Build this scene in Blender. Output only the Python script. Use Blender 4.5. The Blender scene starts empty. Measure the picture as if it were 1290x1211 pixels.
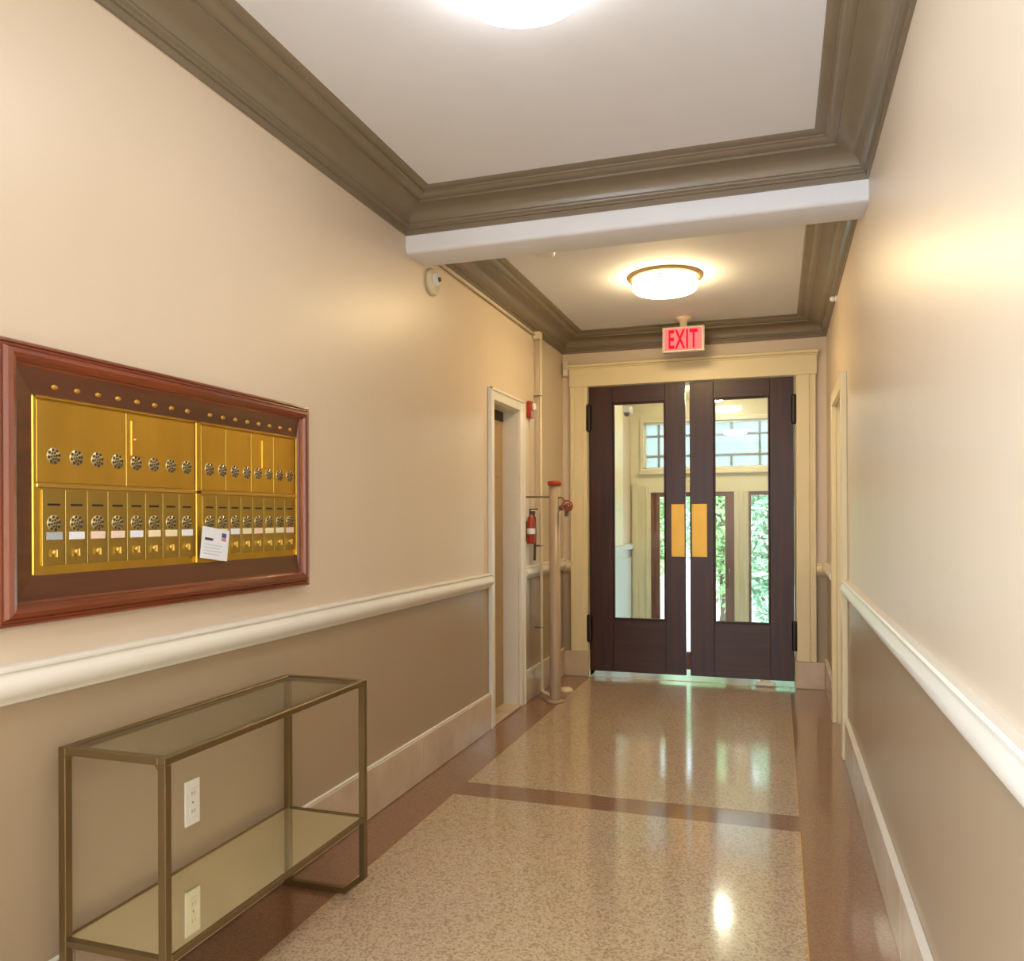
import bpy, bmesh, math, random
from mathutils import Vector, Matrix
random.seed(7)
PI = math.pi
SC = bpy.context.scene
C = SC.collection

# ------------------------------------------------------------------ camera, world, sun, big lights, exposure
cam = bpy.data.cameras.new('camera'); camo = bpy.data.objects.new('camera', cam); C.objects.link(camo)
cam.sensor_fit = 'HORIZONTAL'; cam.sensor_width = 36.0
cam.lens = 36.0 * 1021.2 / 1290.0
cam.shift_y = 48.0 / 1290.0
cam.clip_start = 0.02
camo.rotation_mode = 'QUATERNION'
camo.rotation_quaternion = (Matrix.Rotation(math.radians(18.131), 3, 'Z') @ Matrix.Rotation(PI / 2, 3, 'X')
                            @ Matrix.Rotation(math.radians(-0.238), 3, 'Z')).to_quaternion()
camo.location = (0, 0, 1.3)
SC.camera = camo

W = bpy.data.worlds.new('sky'); SC.world = W; W.use_nodes = True
wn = W.node_tree.nodes; wn.clear()
wo = wn.new('ShaderNodeOutputWorld'); wb = wn.new('ShaderNodeBackground')
wb.inputs['Color'].default_value = (0.72, 0.87, 1.0, 1); wb.inputs['Strength'].default_value = 4.2
W.node_tree.links.new(wb.outputs[0], wo.inputs[0])

sun = bpy.data.lights.new('sun', 'SUN'); sun.energy = 6.0; sun.angle = 0.02; sun.color = (1, 0.95, 0.86)
suno = bpy.data.objects.new('sun', sun); C.objects.link(suno)
suno.rotation_euler = (math.radians(48), 0, math.radians(25)); suno.location = (3, -3, 9)

day = bpy.data.lights.new('side_fill_light', 'AREA'); day.shape = 'RECTANGLE'; day.size = 1.85; day.size_y = 1.55
day.energy = 185; day.color = (0.76, 0.87, 1.0)
dayo = bpy.data.objects.new('side_fill_light', day); C.objects.link(dayo)
dayo.location = (-1.69, -1.55, 1.45); dayo.rotation_euler = (0, -PI / 2, 0)     # added fill lamp, posing as daylight through added_window in the left wall behind the viewer

SC.view_settings.view_transform = 'Standard'; SC.view_settings.look = 'None'
SC.view_settings.gamma = 1.0; SC.view_settings.use_curve_mapping = False
SC.view_settings.exposure = 0.43
LAMP_NEAR = ((1.0, 0.96, 0.92), 12.5)
LAMP_FAR = ((1.0, 0.73, 0.37), 33.0)

# ------------------------------------------------------------------ materials
def lin(c):
    return tuple(((v / 255.0) / 12.92 if v / 255.0 <= 0.04045 else ((v / 255.0 + 0.055) / 1.055) ** 2.4) for v in c)

def mat(name, rgb, rough=0.5, metal=0.0, var=0.06, scale=(6, 6, 6), bump=0.0, bscale=80, spec=0.5, coat=0.0, rgb2=None, detail=3.0, coatr=0.05):
    m = bpy.data.materials.new(name); m.use_nodes = True
    nt = m.node_tree; b = nt.nodes['Principled BSDF']
    c = lin(rgb); d = lin(rgb2) if rgb2 else tuple(v * (1 - var) for v in c)
    e = c if rgb2 else tuple(min(1, v * (1 + var)) for v in c)
    tc = nt.nodes.new('ShaderNodeTexCoord'); mp = nt.nodes.new('ShaderNodeMapping'); mp.inputs['Scale'].default_value = scale
    nz = nt.nodes.new('ShaderNodeTexNoise'); nz.inputs['Scale'].default_value = 1.0; nz.inputs['Detail'].default_value = detail
    rp = nt.nodes.new('ShaderNodeValToRGB')
    rp.color_ramp.elements[0].position = 0.3; rp.color_ramp.elements[1].position = 0.7
    rp.color_ramp.elements[0].color = (*d, 1); rp.color_ramp.elements[1].color = (*e, 1)
    L = nt.links.new
    L(tc.outputs['Object'], mp.inputs['Vector']); L(mp.outputs[0], nz.inputs['Vector']); L(nz.outputs['Fac'], rp.inputs['Fac'])
    L(rp.outputs['Color'], b.inputs['Base Color'])
    b.inputs['Roughness'].default_value = rough; b.inputs['Metallic'].default_value = metal
    b.inputs['Specular IOR Level'].default_value = spec
    b.inputs['Coat Weight'].default_value = coat; b.inputs['Coat Roughness'].default_value = coatr
    if bump > 0:
        n2 = nt.nodes.new('ShaderNodeTexNoise'); n2.inputs['Scale'].default_value = bscale; n2.inputs['Detail'].default_value = 2
        bp = nt.nodes.new('ShaderNodeBump'); bp.inputs['Strength'].default_value = bump; bp.inputs['Distance'].default_value = 0.002
        L(tc.outputs['Object'], n2.inputs['Vector']); L(n2.outputs['Fac'], bp.inputs['Height']); L(bp.outputs[0], b.inputs['Normal'])
    return m

def emit(name, rgb, strength):
    m = bpy.data.materials.new(name); m.use_nodes = True; nt = m.node_tree; nt.nodes.clear()
    o = nt.nodes.new('ShaderNodeOutputMaterial'); e = nt.nodes.new('ShaderNodeEmission')
    e.inputs['Color'].default_value = (*rgb, 1); e.inputs['Strength'].default_value = strength
    nt.links.new(e.outputs[0], o.inputs[0]); return m

def glass(name, tint=(1, 1, 1), ior=1.45, rough=0.0):
    m = bpy.data.materials.new(name); m.use_nodes = True; nt = m.node_tree; nt.nodes.clear()
    o = nt.nodes.new('ShaderNodeOutputMaterial'); t = nt.nodes.new('ShaderNodeBsdfTransparent'); g = nt.nodes.new('ShaderNodeBsdfGlossy')
    f = nt.nodes.new('ShaderNodeMath'); f.operation = 'MULTIPLY_ADD'; f.use_clamp = True
    lw = nt.nodes.new('ShaderNodeLayerWeight'); lw.inputs['Blend'].default_value = 0.5
    pw = nt.nodes.new('ShaderNodeMath'); pw.operation = 'POWER'; pw.inputs[1].default_value = 5.0   # Schlick, the same from both faces of a thin pane
    r0 = ((ior - 1) / (ior + 1)) ** 2
    nt.links.new(lw.outputs['Facing'], pw.inputs[0]); nt.links.new(pw.outputs[0], f.inputs[0]); f.inputs[1].default_value = 1 - r0; f.inputs[2].default_value = r0
    x = nt.nodes.new('ShaderNodeMixShader')
    t.inputs['Color'].default_value = (*tint, 1); g.inputs['Roughness'].default_value = rough
    nt.links.new(f.outputs[0], x.inputs[0]); nt.links.new(t.outputs[0], x.inputs[1]); nt.links.new(g.outputs[0], x.inputs[2])
    nt.links.new(x.outputs[0], o.inputs[0]); return m

def terrazzo(name, base, chips, rough):
    m = bpy.data.materials.new(name); m.use_nodes = True; nt = m.node_tree; b = nt.nodes['Principled BSDF']; L = nt.links.new
    tc = nt.nodes.new('ShaderNodeTexCoord')
    v = nt.nodes.new('ShaderNodeTexVoronoi'); v.inputs['Scale'].default_value = 150
    rp = nt.nodes.new('ShaderNodeValToRGB'); rp.color_ramp.interpolation = 'CONSTANT'
    el = rp.color_ramp.elements
    cols = [base] + chips
    pos = [0.0, 0.34, 0.56, 0.74, 0.87]
    el[0].position = 0; el[0].color = (*lin(cols[0]), 1); el[1].position = pos[1]; el[1].color = (*lin(cols[1]), 1)
    for i in range(2, len(cols)):
        q = el.new(pos[i]); q.color = (*lin(cols[i]), 1)
    sp = nt.nodes.new('ShaderNodeSeparateColor')
    L(tc.outputs['Object'], v.inputs['Vector']); L(v.outputs['Color'], sp.inputs[0]); L(sp.outputs[0], rp.inputs['Fac'])
    n = nt.nodes.new('ShaderNodeTexNoise'); n.inputs['Scale'].default_value = 2.2; n.inputs['Detail'].default_value = 4
    L(tc.outputs['Object'], n.inputs['Vector'])
    mx = nt.nodes.new('ShaderNodeMix'); mx.data_type = 'RGBA'; mx.blend_type = 'MULTIPLY'; mx.inputs[0].default_value = 0.35
    L(rp.outputs['Color'], mx.inputs[6]); L(n.outputs['Color'], mx.inputs[7])
    hs = nt.nodes.new('ShaderNodeMix'); hs.data_type = 'RGBA'; hs.inputs[0].default_value = 0.40
    L(mx.outputs[2], hs.inputs[6]); hs.inputs[7].default_value = (*lin(base), 1)
    L(hs.outputs[2], b.inputs['Base Color'])
    b.inputs['Roughness'].default_value = rough; b.inputs['Specular IOR Level'].default_value = 0.5
    b.inputs['Coat Weight'].default_value = 1.0; b.inputs['Coat Roughness'].default_value = 0.10
    n2 = nt.nodes.new('ShaderNodeTexNoise'); n2.inputs['Scale'].default_value = 5
    bp = nt.nodes.new('ShaderNodeBump'); bp.inputs['Strength'].default_value = 0.06; bp.inputs['Distance'].default_value = 0.01
    L(tc.outputs['Object'], n2.inputs['Vector']); L(n2.outputs['Fac'], bp.inputs['Height']); L(bp.outputs[0], b.inputs['Coat Normal'])
    return m

def wood(name, c1, c2, rough, axis='Z', coat=0.4):
    sc = {'Z': (28, 28, 1.6), 'X': (1.6, 28, 28), 'Y': (28, 1.6, 28)}[axis]
    return mat(name, c1, rough, rgb2=c2, scale=sc, detail=6, coat=coat, coatr=0.15)

M = dict(
    wall_upper=mat('beige_satin_paint', (222, 206, 184), 0.38, var=0.015, scale=(3, 3, 0.6), bump=0.05, bscale=60, spec=0.55),
    wall_lower=mat('taupe_satin_paint', (172, 153, 127), 0.38, var=0.02, scale=(3, 3, 0.6), bump=0.05, bscale=60),
    cream=mat('cream_trim_paint', (236, 223, 184), 0.35, var=0.02),
    white=mat('white_trim_paint', (236, 232, 222), 0.32, var=0.015),
    crown=mat('olive_taupe_gloss_paint', (133, 121, 102), 0.26, var=0.03),
    ceil=mat('ceiling_white_paint', (233, 236, 244), 0.75, var=0.01),
    marble=mat('beige_marble', (214, 196, 174), 0.22, rgb2=(196, 176, 152), scale=(5, 5, 5), detail=6),
    field=terrazzo('light_terrazzo', (204, 180, 148), [(216, 194, 164), (166, 134, 102), (226, 210, 184), (130, 100, 76)], 0.35),
    border=terrazzo('brown_terrazzo', (148, 106, 78), [(158, 118, 90), (134, 94, 68), (164, 126, 98), (120, 84, 62)], 0.35),
    vest_floor=mat('vestibule_pale_marble', (206, 210, 208), 0.25, var=0.04),
    threshold=mat('threshold_daylight_white', (214, 220, 222), 0.15, var=0.05),
    mahog=wood('dark_mahogany_v', (70, 32, 24), (44, 19, 15), 0.36, 'Z', 0.0),
    mahog_h=wood('dark_mahogany_h', (70, 32, 24), (44, 19, 15), 0.36, 'X', 0.0),
    oak_v=wood('red_brown_wood_v', (128, 66, 44), (92, 44, 28), 0.4, 'Z'),
    oak_h=wood('red_brown_wood_h', (128, 66, 44), (92, 44, 28), 0.4, 'X'),
    frame_wood_v=wood('polished_mahogany_v', (142, 70, 40), (100, 44, 26), 0.2, 'Z', 0.8),
    frame_wood_h=wood('polished_mahogany_h', (142, 70, 40), (100, 44, 26), 0.2, 'Y', 0.8),
    liner_wood=wood('liner_dark_wood', (100, 54, 30), (70, 36, 21), 0.28, 'Y', 0.5),
    brass=mat('brushed_brass', (214, 180, 84), 0.28, 1.0, var=0.10, scale=(9, 9, 3), detail=5, bump=0.03, bscale=25),
    brass_low=mat('dulled_brass', (186, 164, 92), 0.32, 1.0, var=0.10, scale=(9, 9, 3), detail=5),
    brass_line=mat('bright_brass_edge', (216, 188, 112), 0.3, 1.0),
    brass_plate=mat('satin_brass_plate', (214, 168, 80), 0.42, 0.85, var=0.05),
    nickel=mat('nickel_grille', (206, 194, 150), 0.34, 1.0),
    black=mat('black_gap', (28, 24, 18), 0.6),
    hole=mat('grille_hole', (74, 62, 38), 0.6),
    bronze=mat('dark_bronze', (40, 30, 24), 0.35, 0.4),
    gold_metal=mat('antique_gold_metal', (128, 108, 74), 0.36, 0.75, var=0.06),
    mirror=mat('antique_mirror', (244, 238, 204), 0.05, 0.85, var=0.03),
    glass=glass('clear_glass', (0.97, 1.0, 0.98)),
    top_glass=glass('table_glass', (0.95, 0.97, 0.92), 2.0, 0.03),
    pane=glass('window_glass', (0.96, 1.0, 1.0)),
    milk=None,
    plastic=mat('white_plastic', (236, 234, 228), 0.35, var=0.01),
    ivory=mat('ivory_plastic', (226, 214, 186), 0.4, var=0.02),
    pan=mat('satin_tan_metal', (176, 150, 112), 0.4, 0.6, var=0.02),
    red=mat('red_enamel', (166, 58, 36), 0.3, var=0.05),
    pipe=mat('taupe_painted_pipe', (172, 152, 130), 0.35, var=0.03),
    steel=mat('dull_steel', (128, 124, 116), 0.35, 0.9),
    grey=mat('grey_rubber', (84, 82, 80), 0.6),
    doorpaint=mat('tan_painted_door', (168, 142, 98), 0.4, var=0.03),
    dark=mat('dark_head_brown', (70, 56, 42), 0.6),
    paper=mat('white_paper', (236, 240, 250), 0.6, var=0.01),
    paper_cream=mat('cream_card', (240, 228, 190), 0.6, var=0.01),
    paper_pink=mat('pink_card', (240, 214, 196), 0.6, var=0.01),
    paper_grey=mat('blue_grey_card', (176, 184, 194), 0.5, var=0.02),
    ink=mat('dark_ink', (60, 60, 80), 0.6), ink_pale=mat("pale_ink", (196, 202, 216), 0.6),
    flag_blue=mat('blue_print', (70, 84, 150), 0.6), flag_red=mat('rose_print', (208, 140, 160), 0.6),
    vest_wall=mat('vestibule_beige_paint', (214, 190, 156), 0.5, var=0.02),
    vest_panel=mat('vestibule_pale_panel', (206, 208, 206), 0.35, var=0.02),
    lead=mat('grey_lead_came', (146, 150, 146), 0.5),
    leaf1=mat('bright_leaf', (168, 200, 138), 0.5, var=0.3, scale=(3, 3, 3)),
    leaf2=mat('bluish_leaf', (156, 198, 166), 0.5, var=0.3, scale=(3, 3, 3)),
    bark=mat('bark', (86, 72, 58), 0.9, var=0.2),
    ground=mat('pale_paving', (176, 180, 172), 0.8, var=0.1),
    exit_face=emit('exit_sign_glow', (1.0, 0.25, 0.22), 0.75),
    exit_red=emit('exit_letters_glow', (0.9, 0.015, 0.03), 0.85),
)
M['lamp_near'] = emit('near_lamp_glow', *LAMP_NEAR)
M['lamp_far'] = emit('far_lamp_glow', *LAMP_FAR)
M['lamp_vest'] = emit('vestibule_lamp_glow', (1.0, 0.92, 0.76), 55.0)
# milky transom glass lets daylight through
def milk():
    m = bpy.data.materials.new('milky_leaded_glass'); m.use_nodes = True; nt = m.node_tree; nt.nodes.clear()
    o = nt.nodes.new('ShaderNodeOutputMaterial'); t = nt.nodes.new('ShaderNodeBsdfTranslucent'); tr = nt.nodes.new('ShaderNodeBsdfTransparent')
    t.inputs['Color'].default_value = (0.9, 0.93, 0.93, 1); tr.inputs['Color'].default_value = (0.34, 0.36, 0.36, 1)
    x = nt.nodes.new('ShaderNodeMixShader'); x.inputs[0].default_value = 0.6
    nt.links.new(t.outputs[0], x.inputs[1]); nt.links.new(tr.outputs[0], x.inputs[2]); nt.links.new(x.outputs[0], o.inputs[0]); return m
M['milk'] = milk()

# ------------------------------------------------------------------ helpers
def box(bm, x0, x1, y0, y1, z0, z1, bev=0.0, mi=0, seg=1):
    vs = [bm.verts.new((x, y, z)) for x in (x0, x1) for y in (y0, y1) for z in (z0, z1)]
    F = [(0, 1, 3, 2), (4, 6, 7, 5), (0, 4, 5, 1), (2, 3, 7, 6), (0, 2, 6, 4), (1, 5, 7, 3)]
    fs = [bm.faces.new([vs[i] for i in f]) for f in F]
    for f in fs: f.material_index = mi
    if bev > 0:
        es = list({e for f in fs for e in f.edges})
        r = bmesh.ops.bevel(bm, geom=es, offset=bev, segments=seg, profile=0.6, affect='EDGES')
        for f in r['faces']: f.material_index = mi
    return bm

def tube(bm, pts, r, n=12, mi=0, caps=True):
    pts = [Vector(p) for p in pts]; rings = []
    rs = r if isinstance(r, (list, tuple)) else [r] * len(pts)
    t0 = (pts[1] - pts[0]).normalized(); up = Vector((0, 0, 1)) if abs(t0.z) < 0.9 else Vector((1, 0, 0))
    for i, p in enumerate(pts):
        t = ((pts[min(i + 1, len(pts) - 1)] - pts[max(i - 1, 0)])).normalized()
        a = t.cross(up)
        if a.length < 1e-4: a = t.cross(Vector((0, 1, 0)))
        a.normalize(); b = t.cross(a).normalized(); up = -b if False else up
        rings.append([bm.verts.new(p + (a * math.cos(2 * PI * k / n) + b * math.sin(2 * PI * k / n)) * rs[i]) for k in range(n)])
    for i in range(len(rings) - 1):
        for k in range(n):
            f = bm.faces.new((rings[i][k], rings[i][(k + 1) % n], rings[i + 1][(k + 1) % n], rings[i + 1][k])); f.smooth = True; f.material_index = mi
    if caps:
        for q in (rings[0][::-1], rings[-1]):
            f = bm.faces.new(q); f.material_index = mi
    return bm

def lathe(bm, prof, c, n=32, axis='Z', mi=0):
    """profile of (radius, height) turned about an axis through c"""
    c = Vector(c); rings = []
    def pt(r, h, a):
        u, v = r * math.cos(a), r * math.sin(a)
        return c + {'Z': Vector((u, v, h)), 'X': Vector((h, u, v)), 'Y': Vector((u, h, v))}[axis]
    for r, h in prof:
        rings.append([bm.verts.new(pt(0, h, 0))] if r < 1e-6 else [bm.verts.new(pt(r, h, 2 * PI * k / n)) for k in range(n)])
    for A, B in zip(rings, rings[1:]):
        for k in range(n):
            if len(A) == 1 and len(B) == 1: continue
            if len(A) == 1: q = (A[0], B[k], B[(k + 1) % n])
            elif len(B) == 1: q = (A[k], A[(k + 1) % n], B[0])
            else: q = (A[k], A[(k + 1) % n], B[(k + 1) % n], B[k])
            f = bm.faces.new(q); f.smooth = True; f.material_index = mi
    return bm

def torus(bm, c, R, r, axis='X', n=24, m=8, mi=0):
    pr = [(R + r * math.cos(2 * PI * k / m), r * math.sin(2 * PI * k / m)) for k in range(m + 1)]
    return lathe(bm, pr, c, n, axis, mi)

def prism(bm, poly, y0, y1, axis='Y', mi=0):
    """extrude 2-D polygon along an axis"""
    def pt(p, t):
        return {'Y': (p[0], t, p[1]), 'X': (t, p[0], p[1]), 'Z': (p[0], p[1], t)}[axis]
    a = [bm.verts.new(pt(p, y0)) for p in poly]; b = [bm.verts.new(pt(p, y1)) for p in poly]
    n = len(poly)
    for i in range(n):
        f = bm.faces.new((a[i], a[(i + 1) % n], b[(i + 1) % n], b[i])); f.material_index = mi
    for q in (a[::-1], b):
        f = bm.faces.new(q); f.material_index = mi
    return bm

def wloc(o):
    v = Vector((0, 0, 0))
    while o: v = v + o.location; o = o.parent
    return v

def obj(name, bm, m, parent=None, local=None, origin=None):
    """one mesh object; vertices are in world space unless local (location under parent) is given"""
    bmesh.ops.recalc_face_normals(bm, faces=bm.faces)
    me = bpy.data.meshes.new(name)
    if local is None:
        base = Vector(origin) if origin is not None else Vector((0, 0, 0))
        if parent is not None and origin is None: base = wloc(parent)
        bmesh.ops.translate(bm, verts=bm.verts, vec=-base)
    bm.to_mesh(me); bm.free()
    for q in (m if isinstance(m, (list, tuple)) else [m]): me.materials.append(q)
    o = bpy.data.objects.new(name, me); C.objects.link(o)
    if parent is not None: o.parent = parent
    if local is not None: o.location = local
    elif origin is not None: o.location = Vector(origin) - (wloc(parent) if parent else Vector((0, 0, 0)))
    return o

def B(): return bmesh.new()

def thing(name, label, cat, loc, group=None):
    o = bpy.data.objects.new(name, None); C.objects.link(o); o.location = loc; o.empty_display_size = 0.05
    o['label'] = label; o['category'] = cat
    if group: o['group'] = group
    return o

def tag(o, label, cat, group=None):
    o['label'] = label; o['category'] = cat
    if group: o['group'] = group
    return o

def struct(name, bm, m, parent=None, label=None):
    o = obj(name, bm, m, parent)
    if parent is None: o['kind'] = 'structure'
    if label: o['label'] = label
    return o

def sempty(name, loc, label=None):
    o = bpy.data.objects.new(name, None); C.objects.link(o); o.location = loc; o['kind'] = 'structure'
    if label: o['label'] = label
    return o

def copy(o, parent, loc):
    c = o.copy(); C.objects.link(c); c.parent = parent; c.location = loc
    return c

# ------------------------------------------------------------------ room dimensions (m)
XL, XR, YE, YB, ZC = -1.701, 0.356, 6.566, -3.6, 2.807
Y0B, Y1B, ZBM = 3.564, 3.80, 2.583          # ceiling beam
ZR = 0.965                                   # chair rail top
ZBB = 0.216                                  # marble baseboard top
LD0, LD1, LDT = 4.79, 5.335, 2.045           # left doorway opening
RD0, RD1, RDT = 4.76, 5.50, 2.0              # right doorway opening
DX0, DX1, DZT = -1.473, 0.124, 2.385         # double door opening

# ------------------------------------------------------------------ structure
ZSPLIT = ZR - 0.05
def wall_x(name, x_in, x_out, y0, y1, op):
    bm = B()
    def col(a, b, za, zb):
        for z0, z1, mi in ((za, min(zb, ZSPLIT), 1), (max(za, ZSPLIT), zb, 0)):
            if z1 > z0: box(bm, x_in, x_out, a, b, z0, z1, mi=mi)
    col(op[0][1], op[1][0], 0, ZC) if len(op) > 1 else None
    col(y0, op[0][0], 0, ZC); col(op[-1][1], y1, 0, ZC)
    for a, b, c, d in op: col(a, b, d, ZC); col(a, b, 0, c)
    return struct(name, bm, [M['wall_upper'], M['wall_lower']])
WY0, WY1, WZ0, WZ1 = -2.35, -.75, .5, 2.4
wall_x('wall_left', XL, XL - 0.30, YB, YE, [(WY0, WY1, WZ0, WZ1), (LD0, LD1, 0, LDT)])
wall_x('wall_right', XR, XR + 0.30, YB, YE, [(RD0, RD1, 0, RDT)])

bm = B()
for a, b, za, zb in ((XL - 0.3, DX0, 0, ZC), (DX1, XR + 0.3, 0, ZC), (DX0, DX1, DZT, ZC)):
    for z0, z1, mi in ((za, min(zb, ZSPLIT), 1), (max(za, ZSPLIT), zb, 0)):
        if z1 > z0: box(bm, a, b, YE, YE + 0.16, z0, z1, mi=mi)
struct('wall_far', bm, [M['wall_upper'], M['wall_lower']])

bm = B(); box(bm, XL - .3, XR + .3, YB - .2, YB, 0, ZC); struct('wall_back', bm, M['wall_upper'])
# unseen window in the left wall, added behind the viewer for its daylight
bm = B()
for a, b, c, d in ((WY0, WY0 + .06, WZ0, WZ1), (WY1 - .06, WY1, WZ0, WZ1), (WY0 + .06, WY1 - .06, WZ0, WZ0 + .06), (WY0 + .06, WY1 - .06, WZ1 - .06, WZ1), (WY0 + .06, WY1 - .06, 1.42, 1.48)):
    box(bm, XL - .16, XL - .10, a, b, c, d, .004)
w1 = struct('added_window', bm, M['white'])
bm = B(); box(bm, XL - .133, XL - .127, WY0 + .05, WY1 - .05, WZ0 + .05, WZ1 - .05)
obj('glass_pane', bm, M['pane'], w1)

# floor: brown terrazzo border with light terrazzo fields set in it
bm = B(); box(bm, XL - 0.3, XR + 0.3, YB - 0.2, YE - 0.03, -0.2, 0.0)
fl = struct('floor', bm, M['border'])
FX0, FX1 = -1.455, 0.082
for y0, y1 in ((YB + 0.3, 3.548), (3.735, YE - 0.03)):
    bm = B(); box(bm, FX0, FX1, y0, y1, -0.004, 0.0012)
    obj('terrazzo_field', bm, M['field'], fl)
    bm = B()
    for a, b, c, d in ((FX0 - .003, FX0, y0, y1), (FX1, FX1 + .003, y0, y1)):
        box(bm, a, b, c, d, -0.004, 0.0014)
    obj('divider_strip', bm, M['brass_plate'], fl)

bm = B(); box(bm, XL - 0.3, XR + 0.3, YB - 0.2, YE + 0.16, ZC, ZC + 0.15)
struct('ceiling', bm, M['ceil'])

# crown mouldings, swept around each ceiling bay with mitred corners
PROF = [(0, 2.667), (.012, 2.667), (.012, 2.688), (.021, 2.690), (.021, 2.699), (.026, 2.701), (.032, 2.704), (.034, 2.709), (.032, 2.713), (.036, 2.715),
        (.038, 2.724), (.044, 2.737), (.055, 2.748), (.070, 2.757), (.090, 2.763), (.112, 2.766), (.130, 2.766), (.130, 2.776), (.140, 2.7765), (.151, 2.779),
        (.160, 2.784), (.166, 2.789), (.176, 2.790), (.176, 2.797), (.190, 2.7975), (.202, 2.800), (.213, 2.807)]
def soften(o, a=28):
    for p in o.data.polygons: p.use_smooth = True
    o.data.set_sharp_from_angle(angle=math.radians(a))
def crown(name, x0, x1, y0, y1):
    bm = B(); rings = []
    for o, z in PROF:
        rings.append([bm.verts.new(p) for p in ((x0 + o, y0 + o, z), (x1 - o, y0 + o, z), (x1 - o, y1 - o, z), (x0 + o, y1 - o, z))])
    for A, Bq in zip(rings, rings[1:]):
        for k in range(4): bm.faces.new((A[k], A[(k + 1) % 4], Bq[(k + 1) % 4], Bq[k]))
    o = struct(name, bm, M['crown'])
    soften(o); return o
crown('trim_1', XL, XR, YB, Y0B)
crown('trim_2', XL, XR, Y1B, YE)
# plaster beam between the two bays, lower edges eased
bm = B()
e = 0.022
poly = [(Y0B, ZC), (Y0B, ZBM + e), (Y0B + .004, ZBM + e * .45), (Y0B + .012, ZBM + e * .12), (Y0B + e, ZBM),
        (Y1B - e, ZBM), (Y1B - .012, ZBM + e * .12), (Y1B - .004, ZBM + e * .45), (Y1B, ZBM + e), (Y1B, ZC)]
prism(bm, poly, XL, XR, 'X')
soften(struct('trim_3', bm, M['ceil']), 40)

# chair rails: moulded profile (projection, z)
RP = [(0, ZR), (.026, ZR), (.032, ZR - .005), (.032, ZR - .011), (.026, ZR - .016), (.029, ZR - .024), (.037, ZR - .034), (.041, ZR - .046),
      (.039, ZR - .060), (.030, ZR - .073), (.018, ZR - .082), (.015, ZR - .089), (.006, ZR - .094), (0, ZR - .094)]
n_trim = [4]
def rail_x(x, s, y0, y1):
    bm = B(); prism(bm, [(x + s * p, z) for p, z in RP], y0, y1, 'Y'); o = struct('trim_%d' % n_trim[0], bm, M['white']); n_trim[0] += 1; soften(o, 35); return o
def rail_y(x0, x1):
    bm = B(); prism(bm, [(YE - p, z - .012) for p, z in RP], x0, x1, 'X'); o = struct('trim_%d' % n_trim[0], bm, M['cream']); n_trim[0] += 1; soften(o, 35); return o
rail_x(XL, 1, YB, WY0 - .02); rail_x(XL, 1, WY1 + .02, LD0 - .075); rail_x(XL, 1, LD1 + .085, YE)
rail_x(XR, -1, YB, RD0 - .095); rail_x(XR, -1, RD1 + .095, YE)
rail_y(XL, DX0 - .15); rail_y(DX1 + .15, XR)

# marble baseboards made of slabs
def baseboard(name, slabs, cap=None):
    r = sempty(name, (0, 0, 0))
    for s in slabs:
        bm = B(); box(bm, *s, bev=.004); obj('marble_slab', bm, M['marble'], r)
    for s in cap or []:
        bm = B(); box(bm, *s, bev=.002); obj('cap_strip', bm, M['white'], r)
    return r
def run(a, b, step):
    n = max(1, round((b - a) / step)); return [(a + (b - a) * i / n, a + (b - a) * (i + 1) / n - .0015) for i in range(n)]
baseboard('baseboard_left', [(XL, XL + .02, a, b, 0, ZBB) for a, b in run(YB, LD0 - .075, 1.05) + run(LD1 + .085, YE, 1.3)],
          [(XL, XL + .013, a, b, ZBB, ZBB + .007) for a, b in ((YB, LD0 - .075), (LD1 + .085, YE))])
baseboard('baseboard_right', [(XR - .02, XR, a, b, 0, ZBB) for a, b in run(YB, RD0 - .095, 1.05) + run(RD1 + .095, YE, 1.3)],
          [(XR - .022, XR, a, b, ZBB, ZBB + .012) for a, b in ((YB, RD0 - .095), (RD1 + .095, YE))])
baseboard('baseboard_far', [(XL + .02, DX0 - .005, YE - .05, YE, 0, .205), (DX1 + .005, XR - .02, YE - .05, YE, 0, .205)])

# casing round the double doors
bm = B()
CW = .155
for a, b in ((DX0 - CW, DX0), (DX1, DX1 + CW)):
    box(bm, a, b, YE - .03, YE, .205, DZT + .0, .004)
    box(bm, a + .015, b - .045, YE - .04, YE - .03, .205, DZT - .0, .004)
    box(bm, (a if a < -1 else b - .03), (a + .03 if a < -1 else b), YE - .046, YE - .028, .205, DZT, .005)
    x = DX0 - .012 if a < -1 else DX1 - .0
    box(bm, x, x + .012, YE - .03, YE + .16, 0, DZT, .002)
box(bm, DX0 - CW - .01, DX1 + CW + .01, YE - .036, YE, DZT, DZT + .16, .003)
box(bm, DX0 - CW - .025, DX1 + CW + .025, YE - .06, YE, DZT + .16, DZT + .185, .006)
box(bm, DX0 - CW - .018, DX1 + CW + .018, YE - .048, YE, DZT + .145, DZT + .16, .005)
box(bm, DX0 - .012, DX1 + .012, YE - .0, YE + .16, DZT - .005, DZT + .01)
struct('trim_%d' % n_trim[0], bm, M['cream']); n_trim[0] += 1

# threshold slab, its pale colour stands in for daylight under the doors
bm = B(); box(bm, DX0, DX1, YE - .03, YE + .17, -.2, .006, .004)
struct('threshold', bm, M['threshold'])['kind'] = 'structure'

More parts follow.
